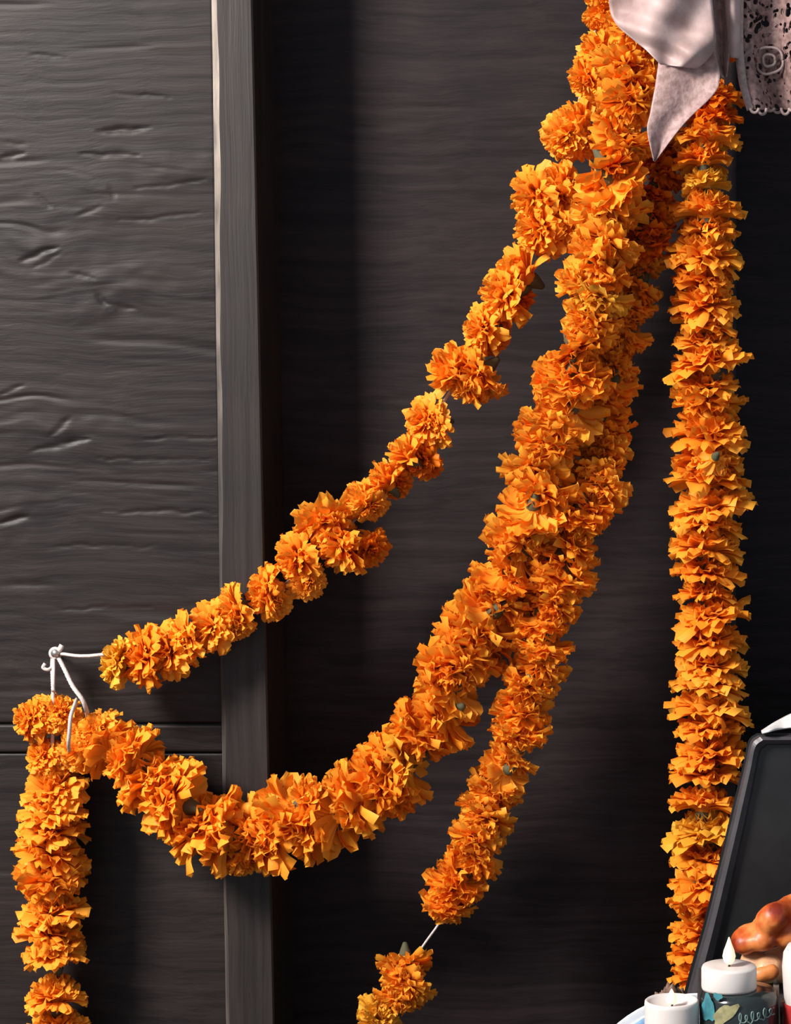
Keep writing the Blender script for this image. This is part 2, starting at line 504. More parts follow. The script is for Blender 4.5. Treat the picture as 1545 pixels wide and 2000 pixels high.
# post: slanted a hair, wider at the foot, worn chamfer on the left
def post():
    me = bpy.data.meshes.new('post')
    rows = []
    zt, zb = 1.0, Z0
    a0, a1 = at(411, 0, Y_POST), at(440, 2000, Y_POST)
    b0, b1 = at(493, 0, Y_POST), at(536, 2000, Y_POST)
    def lerp(p, q, z): return p.x + (q.x - p.x) * (z - p.z) / (q.z - p.z)
    N = 90
    for i in range(N + 1):
        z = zb + (zt - zb) * i / N
        xa, xb = lerp(a0, a1, z), lerp(b0, b1, z)
        ch = 0.0036 + 0.0032 * max(0.0, min(1.0, (z + 0.1) / 0.5)) + 0.0006 * math.sin(z * 23) + 0.0005 * math.sin(z * 61 + 1)
        rows.append([(xa, Y_BACK + 0.005, z), (xa, Y_POST + ch * 0.9, z), (xa + ch, Y_POST, z), (xb - 0.0016, Y_POST, z), (xb, Y_POST + 0.0016, z), (xb, Y_BACK + 0.005, z)])
    V, fs, mi = [], [], []
    for r in rows: V += r
    for i in range(N):
        for k in range(6):
            a, b = i * 6 + k, i * 6 + (k + 1) % 6
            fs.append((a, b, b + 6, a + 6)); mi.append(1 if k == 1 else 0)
    fs.append((5, 4, 3, 2, 1, 0)); mi.append(0)
    e = N * 6
    fs.append(tuple(e + k for k in range(6))); mi.append(0)
    me.from_pydata(V, [], fs); me.update()
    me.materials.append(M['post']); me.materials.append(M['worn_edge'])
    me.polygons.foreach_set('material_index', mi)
    return tag(obj('trim_1', me), kind='structure')
post()

wb = tag(empty('wall_back'), kind='structure')
xb0 = at(470, 1000, 0).x
xb1 = at(1438, 1000, 0).x
relief_panel('plywood_sheet', xb0, xb1, Z0, 1.0, Y_BACK, 0.10, M['panel_back'], wb, 13.3, (), 0.0007, dx=0.006, dz=0.0022)
me = box_mesh('wall_right', xb1 - 0.02, 1.4, Y_DEEP, Y_DEEP + 0.02, Z0, 1.0)
tag(obj('wall_right', me, M['panel_back']), kind='structure')
me = box_mesh('floor', XL, 1.4, -1.4, 0.15, Z0 - 0.03, Z0)
tag(obj('floor', me, M['floor']), kind='structure')

# ------------------------------------------------------------------ marigold meshes (unit radius, facing +z)
def flower_mesh(name, seed, npet, style):
    R = random.Random(seed)
    V, fs, col = [], [], []
    ga = PI * (3 - math.sqrt(5))
    NS, NW = 5, 4
    for i in range(npet):
        t = (i + 0.5) / npet                     # 0 inner .. 1 outer
        if style == 'full':
            th = math.radians(8 + 100 * t ** 0.72) + R.gauss(0, 0.10)
            ln = 0.86 + 0.14 * t + R.gauss(0, 0.045)
        elif style == 'skirt':                   # wide ruffled outer whorl, flat crown
            th = math.radians(12 + 88 * t ** 0.6) + R.gauss(0, 0.12)
            ln = 0.62 + 0.38 * t ** 1.1 + R.gauss(0, 0.055)
        else:                                    # cup: half open, seen as a tuft
            th = math.radians(6 + 66 * t ** 0.8) + R.gauss(0, 0.12)
            ln = 1.00 - 0.10 * t + R.gauss(0, 0.09)
        ph = i * ga + R.gauss(0, 0.18)
        wd = (0.36 + 0.16 * t) * R.uniform(0.8, 1.25)
        roll = R.gauss(0, 0.28)
        d_end = Vector((math.sin(th) * math.cos(ph), math.sin(th) * math.sin(ph), math.cos(th)))
        d_st = Vector((math.sin(th * .45) * math.cos(ph), math.sin(th * .45) * math.sin(ph), math.cos(th * .45)))
        side = Vector((-math.sin(ph), math.cos(ph), 0))
        base = Vector((0.10 * math.cos(ph) * t, 0.10 * math.sin(ph) * t, -0.30 + 0.08 * (1 - t)))
        curl = R.gauss(0.10, 0.12)
        rv = R.random()
        k0 = len(V)
        f1, f2 = R.random() * 6.28, R.uniform(0.04, 0.11)
        for s in range(NS + 1):
            q = s / NS
            c = base + d_st * (ln * q * (1 - q) * 0.9) + (d_end * ln - base * 0.35) * (q * q) * 0.98 + d_end * 0.02
            nrm = side.cross(d_end).normalized()
            sd = (side * math.cos(roll * q) + nrm * math.sin(roll * q))
            n2 = sd.cross(d_end).normalized()
            wq = wd * (0.30 + 0.70 * math.sin(min(1.0, q / 0.85) * PI / 2)) * (1.0 if q < 0.95 else 0.56)
            c = c - n2 * (curl * q * q * 0.5)
            for j in range(NW + 1):
                u = (j / NW) * 2 - 1
                ruff = f2 * q * math.sin(f1 + j * 2.3)
                tip = 0.0
                if s == NS: tip = -0.10 * abs(u) ** 2 + (0.02 if j % 2 else -0.01)
                p = c + sd * (u * wq * 0.5) + n2 * (ruff - 0.09 * q * (1 - u * u)) + d_end * tip
                V.append(p); col.append((rv, q))
        for s in range(NS):
            for j in range(NW):
                a = k0 + s * (NW + 1) + j
                fs.append((a, a + 1, a + NW + 2, a + NW + 1))
    # receptacle that closes the head underneath
    k0 = len(V)
    n = 8
    for (r, z) in ((0.10, -0.42), (0.24, -0.28), (0.26, -0.12), (0.02, 0.0)):
        for k in range(n):
            V.append(Vector((r * math.cos(2 * PI * k / n), r * math.sin(2 * PI * k / n), z))); col.append((0.3, 0.1))
    for i in range(3):
        for k in range(n):
            a, b = k0 + i * n + k, k0 + i * n + (k + 1) % n
            fs.append((a, b, b + n, a + n))
    me = mesh(name, V, fs)
    ca = me.color_attributes.new('petal', 'FLOAT_COLOR', 'POINT')
    arr = np.array([(a, b, 0, 1) for a, b in col], np.float32).ravel()
    ca.data.foreach_set('color', arr)
    return me
HEADS = {'full': [], 'skirt': [], 'cup': []}
def build_heads():
    for st, n, k in (('full', 92, 5), ('skirt', 80, 5), ('cup', 40, 3)):
        for i in range(k):
            base = flower_mesh('marigold_head', 100 + i * 7 + n, n, st)
            d = {}
            for m in ('petal', 'petal_yellow', 'petal_deep'):
                c = base.copy(); c.materials.append(M[m]); d[m] = c
            HEADS[st].append(d)
build_heads()
CALYX = lathe('calyx', [(0.04, -0.80), (0.08, -0.78), (0.12, -0.68), (0.17, -0.56), (0.21, -0.45), (0.23, -0.34), (0.19, -0.22)], 10, 0.05)
CALYX.materials.append(M['calyx'])

def add_flower(parent, u, v, rpx, Y, direc, style=None, mat='petal', tilt=0.35, squash=1.0, calyx=True):
    """a marigold at photo pixel (u, v), depth plane Y, half-width rpx, opening towards direc"""
    p = at(u, v, Y)
    r = px(rpx, p)
    style = style or random.choices(('full', 'skirt', 'cup'), (5, 4, 0))[0]
    me = random.choice(HEADS[style])[mat]
    o = bpy.data.objects.new('marigold', me)
    C.objects.link(o)
    d = Vector(direc).normalized()
    d = (d + Vector((random.gauss(0, tilt), random.gauss(0, tilt), random.gauss(0, tilt)))).normalized()
    q = d.to_track_quat('Z', 'Y') @ Quaternion((0, 0, 1), random.random() * 6.28)
    off = {'full': 0.18, 'skirt': 0.10, 'cup': 0.32}[style]
    sc = r * {'full': 1.0, 'skirt': 1.03, 'cup': 1.14}[style]
    o.parent = parent
    o.matrix_parent_inverse = Matrix.Translation(-Vector(parent.location))
    o.location = p - d * (off * sc)
    o.rotation_mode = 'QUATERNION'
    o.rotation_quaternion = q
    o.scale = (sc, sc, sc * squash)
    if calyx:
        c = bpy.data.objects.new('calyx', CALYX)
        C.objects.link(c)
        c.parent = o
    return o
def path_string(parent, pts, rad=0.0011):
    P = [at(u, v, Y) for (u, v, Y) in spline(pts, 6)]
    return obj('string', tube('string', P, rad, 6), M['string'], parent)
def resample(path, k):
    """path: (u, v, halfwidth, Y) -> samples every k * halfwidth pixels"""
    sm = spline(path, 24)
    out, acc, need = [], 0.0, 0.0
    for a, b in zip(sm[:-1], sm[1:]):
        L = math.hypot(b[0] - a[0], b[1] - a[1])
        while acc + L >= need:
            t = (need - acc) / max(L, 1e-9)
            q = a + (b - a) * t
            tg = (b - a)[:2] / max(L, 1e-9)
            out.append((q, tg))
            need += k * q[2] * random.uniform(0.85, 1.15)
        acc += L
    return out
def px_dir(tu, tv):
    return Vector((tu, 0.0, -tv))

def garland(name, label, path, k, flip=1, group='marigold garlands', yellow=(), deep=(), gaps=(), jit=6.0, tilt=0.30, styles=None, origin=None, fat=1.0):
    q0 = path[0]
    root = tag(empty(name, origin or at(q0[0], q0[1], q0[3])), label, 'garland', group)
    path_string(root, [(p[0], p[1], p[3]) for p in path])
    for (q, tg) in resample(path, k):
        u, v, r, Y = q
        if any(math.hypot(u - g[0], v - g[1]) < g[2] for g in gaps): continue
        m = 'petal'
        if any(math.hypot(u - g[0], v - g[1]) < g[2] for g in yellow): m = 'petal_yellow'
        elif any(math.hypot(u - g[0], v - g[1]) < g[2] for g in deep): m = 'petal_deep'
        s = flip if random.random() < 0.96 else -flip
        dr = px_dir(tg[0], tg[1]) * s
        st = random.choices(*styles)[0] if styles else None
        add_flower(root, u + random.gauss(0, jit), v + random.gauss(0, jit * 0.5), r * fat * random.uniform(0.92, 1.08), Y + random.gauss(0, 0.003), dr, st, m, tilt, calyx=True)
    return root

NAIL = (108, 1276)
YN = Y_LEFT - 0.030
# ---- garland 1: thin diagonal strand from the bow to the nail
g1 = tag(empty('marigold_garland', at(1180, -60, -0.15)), 'thin sparse marigold garland slanting from the bow down left to the nail, showing green calyxes', 'garland', 'marigold garlands')
L1 = [  # u, v, half-width, style, material
 (1240, -95, 45, 'full', 'petal'), (1205, -50, 40, 'full', 'petal'), (1182, -12, 36, 'full', 'petal'), (1176, 32, 32, 'full', 'petal'), (1158, 92, 40, 'cup', 'petal'), (1196, 108, 34, 'full', 'petal'),
 (1140, 160, 44, 'full', 'petal'), (1182, 190, 34, 'skirt', 'petal'), (1122, 232, 46, 'cup', 'petal'), (1100, 272, 50, 'full', 'petal'), (1140, 282, 38, 'skirt', 'petal'),
 (1085, 352, 46, 'cup', 'petal'), (1036, 392, 56, 'full', 'petal'), (1092, 392, 44, 'skirt', 'petal'), (1044, 448, 58, 'full', 'petal'), (1080, 446, 50, 'full', 'petal'),
 (1003, 525, 52, 'cup', 'petal'), (978, 578, 58, 'full', 'petal'), (1012, 592, 36, 'full', 'petal_deep'),
 (934, 645, 46, 'full', 'petal'), (966, 662, 36, 'full', 'petal_deep'), (876, 712, 52, 'cup', 'petal'), (928, 738, 56, 'full', 'petal'), (900, 752, 50, 'skirt', 'petal'),
 (824, 824, 46, 'full', 'petal'), (848, 834, 42, 'skirt', 'petal'), (786, 878, 38, 'cup', 'petal'), (818, 904, 40, 'full', 'petal_deep'), (748, 930, 38, 'cup', 'petal'), (774, 948, 34, 'full', 'petal_deep'),
 (700, 968, 38, 'cup', 'petal'), (726, 994, 36, 'skirt', 'petal'), (640, 1030, 58, 'full', 'petal'), (656, 1068, 58, 'full', 'petal'), (724, 1076, 38, 'full', 'petal_deep'),
 (572, 1096, 50, 'full', 'petal'), (604, 1138, 34, 'full', 'petal'), (512, 1158, 50, 'full', 'petal'), (538, 1178, 38, 'skirt', 'petal'),
 (452, 1196, 48, 'full', 'petal'), (462, 1232, 34, 'skirt', 'petal'), (404, 1226, 50, 'full', 'petal'), (356, 1252, 50, 'skirt', 'petal'), (318, 1272, 52, 'full', 'petal'),
 (272, 1282, 58, 'full', 'petal'), (226, 1290, 46, 'full', 'petal_yellow')]
for i, (u, v, r, st, m) in enumerate(L1):
    t = i / (len(L1) - 1)
    Yq = -0.150 + 0.02 * math.sin(t * PI) - 0.002 * t
    a, b = L1[max(0, i - 2)], L1[min(len(L1) - 1, i + 2)]
    d = px_dir(b[0] - a[0], b[1] - a[1]).normalized()
    d = d * 0.75 + Vector((-0.45, -0.45, 0.15))
    if st == 'cup': d = Vector((-0.75, -0.25, 0.55))
    if r < 40 and st != 'cup': d = Vector((0.4, -0.6, -0.4))
    if m == 'petal_yellow': d = Vector((-0.9, -0.25, -0.1))
    add_flower(g1, u, v, r * 1.13, Yq + (0.012 if m == 'petal_deep' else 0), d, st, m, 0.22)
path_string(g1, [(1240, -95, -0.135), (1180, 0, -0.135), (1115, 270, -0.127), (1092, 330, -0.125), (1005, 545, -0.117), (864, 790, -0.118), (745, 955, -0.118), (595, 1110, -0.122), (400, 1240, -0.140), (195, 1279, -0.15), (120, 1277, -0.135), (108, 1276, YN)], 0.0016)

# ---- garland 2: the swag from the bow round to the nail
P2 = [(1275, -90, 45, -0.165), (1248, -20, 50, -0.168), (1232, 60, 54, -0.170), (1226, 130, 56, -0.172), (1224, 200, 58, -0.172), (1216, 270, 60, -0.172), (1204, 340, 62, -0.172), (1202, 400, 72, -0.172),
      (1190, 460, 66, -0.172), (1166, 530, 64, -0.170), (1170, 600, 62, -0.168), (1152, 660, 52, -0.165), (1118, 730, 64, -0.162), (1102, 800, 66, -0.160), (1074, 870, 64, -0.158),
      (1048, 960, 66, -0.156), (1012, 1060, 66, -0.155), (985, 1130, 62, -0.155), (948, 1210, 66, -0.155), (905, 1290, 72, -0.155), (868, 1370, 68, -0.155), (820, 1440, 66, -0.155), (768, 1495, 70, -0.155),
      (700, 1555, 76, -0.155), (640, 1590, 62, -0.155), (590, 1600, 72, -0.155), (520, 1625, 68, -0.155), (450, 1632, 74, -0.155), (385, 1600, 70, -0.155), (325, 1552, 68, -0.155), (268, 1500, 64, -0.155),
      (215, 1455, 58, -0.152), (170, 1418, 44, -0.150)]
g2 = garland('marigold_garland', 'full marigold swag curving from the bow down under the post and up to the nail', P2, 0.66, 1,
             yellow=[(785, 1470, 42), (1190, 590, 30)], tilt=0.34, jit=7, fat=1.15)
add_flower(g2, 152, 1478, 42, -0.158, (-0.3, -0.6, -0.5), 'full')
add_flower(g2, 186, 1424, 40, -0.156, (0.1, -0.7, 0.5), 'full')
add_flower(g2, 146, 1434, 36, -0.152, (-0.2, -0.7, 0.2), 'full')
add_flower(g2, 600, 1545, 44, -0.165, (0.1, -0.3, 0.9), 'cup')
add_flower(g2, 470, 1690, 34, -0.16, (0.1, -0.4, -0.9), 'cup')
add_flower(g2, 1118, 545, 44, -0.175, (-0.8, -0.3, 0.4), 'cup')
add_flower(g2, 1130, 625, 40, -0.170, (-0.8, -0.3, 0.2), 'cup')

# ---- garland 3: behind the swag, falls to the bottom edge
P3 = [(1310, -90, 45, -0.125), (1300, 60, 45, -0.125), (1292, 200, 45, -0.125), (1290, 320, 44, -0.125), (1275, 400, 50, -0.125), (1262, 470, 50, -0.125), (1248, 540, 50, -0.125), (1222, 620, 46, -0.125), (1202, 690, 46, -0.125),
      (1188, 770, 46, -0.126), (1178, 850, 52, -0.132), (1172, 930, 52, -0.137), (1142, 1000, 56, -0.142), (1116, 1070, 64, -0.146), (1092, 1135, 60, -0.151), (1072, 1205, 54, -0.155), (1055, 1275, 56, -0.155), (1030, 1345, 50, -0.155),
      (1014, 1420, 56, -0.155), (994, 1490, 52, -0.155), (962, 1560, 52, -0.155), (938, 1630, 50, -0.155), (908, 1690, 52, -0.155), (882, 1735, 56, -0.155), (862, 1795, 48, -0.155), (830, 1842, 44, -0.155),
      (802, 1885, 48, -0.155), (782, 1935, 52, -0.155), (745, 1985, 48, -0.155), (722, 2040, 48, -0.155), (700, 2100, 46, -0.155)]
g3 = garland('marigold_garland', 'marigold garland hanging behind the swag, with a bare bit of string near the bottom edge', P3, 0.70, 1,
             yellow=[(735, 1990, 30)], deep=[(1285, 400, 130)], gaps=[(832, 1840, 46)], tilt=0.36, jit=6, fat=1.08)

# ---- garland 4: hangs straight on the right
L4 = [(1372, -60, 55), (1375, 20, 55), (1378, 100, 55), (1395, 180, 58), (1392, 222, 56), (1382, 262, 66), (1372, 300, 56), (1375, 350, 48), (1383, 402, 72), (1382, 440, 60), (1376, 485, 76), (1378, 532, 64), (1378, 580, 68), (1376, 622, 64), (1378, 660, 62),
      (1380, 698, 86), (1378, 748, 66), (1380, 792, 74), (1388, 832, 80), (1382, 884, 70), (1385, 922, 82), (1388, 976, 82), (1384, 1012, 70), (1380, 1055, 74), (1380, 1105, 72), (1376, 1150, 58), (1385, 1192, 76),
      (1386, 1240, 70), (1392, 1286, 72), (1384, 1328, 76), (1390, 1372, 82), (1386, 1412, 70), (1384, 1456, 74), (1378, 1500, 72), (1376, 1560, 68), (1380, 1612, 84), (1378, 1665, 72), (1378, 1712, 72),
      (1376, 1760, 68), (1374, 1805, 66), (1372, 1850, 64), (1370, 1895, 60), (1370, 1945, 60), (1370, 1995, 60)]
Y4 = -0.135
def y4(v): return -0.150 + 0.052 * min(1.0, max(0.0, (v - 300) / 1000.0))
g4 = tag(empty('marigold_garland', at(1375, -60, Y4)), 'marigold garland hanging straight down on the right beside the dark bay', 'garland', 'marigold garlands')
path_string(g4, [(u, v, y4(v)) for (u, v, r) in L4])
for (u, v, r) in L4:
    m = 'petal'
    if v in (350, 1612): m = 'petal_yellow'
    if v in (180, 222, 100): m = 'petal_deep'
    st = 'skirt' if random.random() < 0.62 else 'full'
    add_flower(g4, u, v, r, y4(v), (0, 0.0, 1 if random.random() < 0.9 or v == 350 else -1), st, m, 0.12, 0.96)
add_flower(g4, 1388, 905, 34, y4(905) - 0.030, (0.0, 0.55, -0.8), 'cup')

# ---- garland 5: hangs straight down from the nail on the left
Y5 = -0.146
g5 = tag(empty('marigold_garland', at(100, 1350, Y5)), 'short marigold garland hanging straight down from the nail at the left edge', 'garland', 'marigold garlands')
for (u, v, r, d, st) in [(54, 1402, 46, (-0.8, -0.4, 0.1), 'full'), (84, 1390, 48, (-0.3, -0.6, 0.6), 'full'), (122, 1384, 42, (0.3, -0.5, 0.6), 'full'), (52, 1418, 38, (-0.6, -0.4, -0.5), 'skirt'), (106, 1408, 34, (0.2, -0.7, -0.4), 'full'),
                     (80, 1472, 42, (-0.3, -0.5, 0.6), 'full'), (112, 1482, 36, (0.3, -0.5, 0.3), 'skirt')]:
    add_flower(g5, u, v, r, Y5, d, st, 'petal', 0.15)
for (u, v, r) in [(102, 1532, 62), (100, 1572, 64), (102, 1612, 66), (104, 1652, 66), (104, 1692, 64), (100, 1732, 68), (102, 1772, 66), (106, 1812, 66), (106, 1848, 60), (108, 1936, 58), (112, 2000, 60), (112, 2050, 62), (112, 2100, 62)]:
    add_flower(g5, u, v, r * 1.04, Y5, (0, -0.1, 1 if random.random() < 0.8 else -1), None, 'petal', 0.2)
path_string(g5, [(105, 1282, YN), (104, 1345, Y5), (102, 1500, Y5), (104, 1700, Y5), (108, 1890, Y5), (112, 2110, Y5)], 0.0018)

# ---- nail with its knotted string
nroot = tag(empty('nail', at(NAIL[0], NAIL[1], Y_LEFT)), 'small steel nail in the left panel that holds the garland strings', 'nail')
a = at(NAIL[0], NAIL[1], Y_LEFT + 0.015); b = at(NAIL[0], NAIL[1], YN - 0.006)
obj('shank', tube('shank', [a, b], 0.0016, 8), M['nail'], nroot)
obj('head', tube('head', [b, b + Vector((0, -0.0016, 0))], 0.0038, 12), M['nail'], nroot)
kroot = tag(empty('knotted_string', at(NAIL[0], NAIL[1], YN)), 'white string knotted round the nail with loose ends hanging down', 'string')
def kstr(name, pts, r):
    P = [at(*p) for p in spline(pts, 8)]
    return obj(name, tube(name, P, r, 8, 0.5), M['string'], kroot)
loop = []
for i in range(26):
    t = i / 25 * 4 * PI
    q = at(NAIL[0], NAIL[1], YN - 0.003 + 0.006 * i / 25)
    loop.append(q + Vector((0.0042 * math.cos(t), 0, 0.0042 * math.sin(t))))
obj('knot', tube('knot', loop, 0.0021, 8), M['string'], kroot)
kstr('strand', [(112, 1280, YN - 0.002), (125, 1305, YN - 0.012), (142, 1340, YN - 0.028), (160, 1365, YN - 0.034), (168, 1384, YN - 0.030), (172, 1400, YN - 0.016)], 0.0022)
kstr('strand', [(104, 1276, YN), (102, 1300, YN), (103, 1325, YN - 0.01), (104, 1350, YN - 0.02)], 0.0020)
kstr('loose_end', [(105, 1300, YN - 0.004), (94, 1308, YN - 0.006), (84, 1304, YN - 0.006), (88, 1296, YN - 0.006)], 0.0016)
kstr('loose_end', [(110, 1276, YN - 0.004), (118, 1266, YN - 0.006), (121, 1260, YN - 0.006)], 0.0024)
kstr('loose_end', [(150, 1366, YN - 0.020), (144, 1382, YN - 0.046), (138, 1400, YN - 0.058), (136, 1425, YN - 0.060), (134, 1452, YN - 0.056), (136, 1466, YN - 0.040)], 0.0019)

# ------------------------------------------------------------------ bow and lace at the top right
def cloth(name, left, right, Yfun, mat, parent, nu=28, nv=40, th=0.0007):
    """cloth between two edges given in photo pixels, depth from Yfun(s across, t down)"""
    Ls, Rs = spline(left, 12), spline(right, 12)
    V, fs = [], []
    for j in range(nv + 1):
        t = j / nv
        def pick(A):
            f = t * (len(A) - 1); i = min(int(f), len(A) - 2); return A[i] + (A[i + 1] - A[i]) * (f - i)
        l, r = pick(Ls), pick(Rs)
        for i in range(nu + 1):
            s = i / nu
            q = l + (r - l) * s
            V.append(at(q[0], q[1], Yfun(s, t)))
    for j in range(nv):
        for i in range(nu):
            a = j * (nu + 1) + i
            fs.append((a, a + nu + 1, a + nu + 2, a + 1))
    o = obj(name, mesh(name, V, fs), mat, parent)
    md = o.modifiers.new('thickness', 'SOLIDIFY'); md.thickness = th; md.offset = 0
    return o
bow = tag(empty('ribbon_bow', at(1330, -40, -0.20)), 'blush sheer ribbon bow with a pointed tail over the garlands at the top', 'bow')
sin = math.sin
cloth('tail', [(1288, 98), (1286, 122), (1280, 165), (1270, 220), (1264, 255), (1277, 314)], [(1394, 92), (1401, 118), (1406, 152), (1394, 184), (1336, 242), (1279, 316)],
      lambda s, t: -0.232 - 0.0035 * sin(s * 5.5 + t * 2) - 0.020 * t + 0.004 * s, M['organza'], bow)
cloth('loop', [(1240, -120), (1192, -40), (1190, 10), (1200, 42), (1228, 70), (1262, 98), (1290, 126)], [(1390, -120), (1388, -40), (1392, 10), (1396, 50), (1398, 85), (1385, 112), (1362, 134)],
      lambda s, t: -0.240 - 0.014 * sin(s * PI) * (0.4 + 0.6 * sin(t * PI)) - 0.005 * sin(s * 9 + t * 9) - 0.004 * sin(t * 15 - s * 6), M['organza_light'], bow)
cloth('tail', [(1376, -120), (1378, 0), (1386, 70), (1396, 130), (1412, 152)], [(1436, -120), (1430, 0), (1430, 60), (1424, 120), (1420, 150)],
      lambda s, t: -0.205 - 0.008 * sin(s * 7 + 1), M['organza'], bow)
kb = lathe('knot', [(0.004, -0.024), (0.020, -0.020), (0.026, -0.008), (0.026, 0.008), (0.020, 0.020), (0.004, 0.024)], 20, 0.06)
ko = obj('knot', kb, M['organza_light'], bow); ko.location = at(1350, -110, -0.215)
ko.matrix_parent_inverse = Matrix.Translation(-Vector(bow.location))

lace = tag(empty('lace_cloth', at(1520, -60, -0.20)), 'dusty pink lace cloth with a scalloped hem hanging beside the bow', 'lace cloth')
cloth('drape', [(1444, -130), (1442, 0), (1442, 90), (1448, 150), (1458, 190), (1466, 214)], [(1700, -130), (1700, 0), (1700, 90), (1700, 150), (1700, 190), (1700, 214)],
      lambda s, t: -0.196 - 0.014 * sin(s * 16 + 0.6) * (0.5 + 0.5 * t), M['lace'], lace, 90, 70, 0.0012)
cloth('edge_fold', [(1412, -130), (1416, 0), (1420, 60), (1424, 112)], [(1446, -130), (1446, 0), (1446, 60), (1444, 114)],
      lambda s, t: -0.208 - 0.009 * sin(s * PI), M['organza_light'], lace, 10, 24, 0.001)
def yl(u): return -0.197 - 0.014 * sin((u - 1460) / 240 * 16 + 0.6)
for k in range(15):                                  # scallops of the hem
    u = 1474 + k * 15
    pts = [at(u + 8 * math.cos(PI + PI * i / 8), 211 + (9 + 4 * sin(k * 2.1)) * abs(math.sin(PI * i / 8)), yl(u) - 0.001) for i in range(9)]
    obj('scallop', tube('scallop', pts, 0.0014, 6), M['lace_thread'], lace)
for (u, v, r) in ((1502, 118, 27), (1502, 118, 12), (1590, 60, 24)):       # rosettes worked into the lace
    pts = [at(u + r * (1 + 0.06 * sin(7 * i)) * math.cos(2 * PI * i / 32), v + r * (1 + 0.06 * sin(7 * i)) * math.sin(2 * PI * i / 32), yl(u) - 0.002) for i in range(33)]
    obj('rosette', tube('rosette', pts, 0.0013, 6), M['lace_thread'], lace)
pts = [at(*p) for p in spline([(1446, -100, -0.205), (1444, 0, -0.205), (1444, 92, -0.205), (1450, 152, -0.205), (1460, 192, -0.205), (1467, 214, -0.205)], 6)]
obj('binding', tube('binding', pts, 0.0042, 8), M['lace_thread'], lace)

# ------------------------------------------------------------------ black panel at the lower right
YP = -0.175
bp = tag(empty('black_panel', at(1600, 2250, YP)), 'black panel with slanted side and grey raised rim in front of the right garland', 'panel')
left = spline([(1478, 1432), (1462, 1446), (1452, 1490), (1432, 1570), (1405, 1680), (1375, 1800), (1346, 1900), (1318, 2010), (1262, 2240), (1210, 2420)], 6)
mirror = 1700.0
inner = spline([(1500, 1456), (1486, 1470), (1478, 1510), (1462, 1590), (1440, 1690), (1415, 1800), (1392, 1900), (1364, 2010), (1312, 2240), (1262, 2420)], 6)
def ring(line, Y): return [at(p[0], p[1], Y) for p in line] + [at(2 * mirror - p[0], p[1], Y) for p in reversed(line)]
TH = 0.026
def loft(name, rings, mat, parent, capfirst=False, caplast=False):
    V, fs = [], []
    n = len(rings[0])
    for r in rings: V += r
    for i in range(len(rings) - 1):
        for k in range(n):
            a, b = i * n + k, i * n + (k + 1) % n
            fs.append((a, b, b + n, a + n))
    if capfirst: fs.append(tuple(range(n))[::-1])
    if caplast: fs.append(tuple((len(rings) - 1) * n + k for k in range(n)))
    return obj(name, mesh(name, V, fs, False), mat, parent)
def mixl(f): return [a + (b - a) * f for a, b in zip(left, inner)]
loft('board', [ring(left, YP + TH), ring(left, YP + 0.004), ring(inner, YP + 0.004)], M['black_panel'], bp, True, True)
loft('rim', [ring(mixl(0.10), YP + 0.006), ring(mixl(0.30), YP - 0.004), ring(mixl(0.55), YP - 0.006), ring(mixl(0.85), YP - 0.002), ring(mixl(1.0), YP + 0.006)], M['panel_rim'], bp)

wc = cloth('white_cloth', [(1488, 1428), (1520, 1408), (1560, 1390), (1640, 1372), (1700, 1380)], [(1488, 1432), (1520, 1424), (1560, 1420), (1640, 1420), (1700, 1424)],
           lambda s, t: YP + 0.016 - 0.022 * s - 0.006 * sin(t * 14), M['white_cloth'], None, 8, 40, 0.002)
tag(wc, 'white cloth lying along the top edge of the black panel', 'cloth')

# ------------------------------------------------------------------ altar things at the lower right
def stand(name, label, cat, u, Y, group=None):
    p = at(u, 1990, Y)
    return tag(empty(name, (p.x, Y, Z0)), label, cat, group)
def local(o, parent, x=0, y=0, z=0):
    o.matrix_parent_inverse = Matrix.Identity(4)
    o.location = (x, y, z)
    return o
def flame(parent, z, h, r):
    f = obj('flame', lathe('flame', [(r * .25, 0), (r * .8, h * .12), (r, h * .30), (r * .8, h * .52), (r * .42, h * .76), (r * .08, h)], 14), M['flame'], parent)
    return local(f, parent, 0, 0, z)

# tall white pillar candle
YC = -0.410
c1 = stand('pillar_candle', 'white pillar candle with a small flame, lowest and leftmost of the candles', 'candle', 1312, YC)
top = at(1312, 1952, YC); r1 = px(53, top); h1 = top.z - Z0
local(obj('wax', lathe('wax', [(r1, 0), (r1, h1 - 0.004), (r1 * 0.985, h1 - 0.001), (r1 * .93, h1), (r1 * .86, h1 - 0.002), (r1 * .6, h1 - 0.006), (r1 * .05, h1 - 0.007)], 40, 0.006), M['wax'], c1), c1)
local(obj('wick', tube('wick', [(0, 0, h1 - 0.008), (0.001, 0, h1 + 0.001)], 0.001, 6), M['wick'], c1), c1)
flame(c1, h1 - 0.004, 0.013, 0.0048)

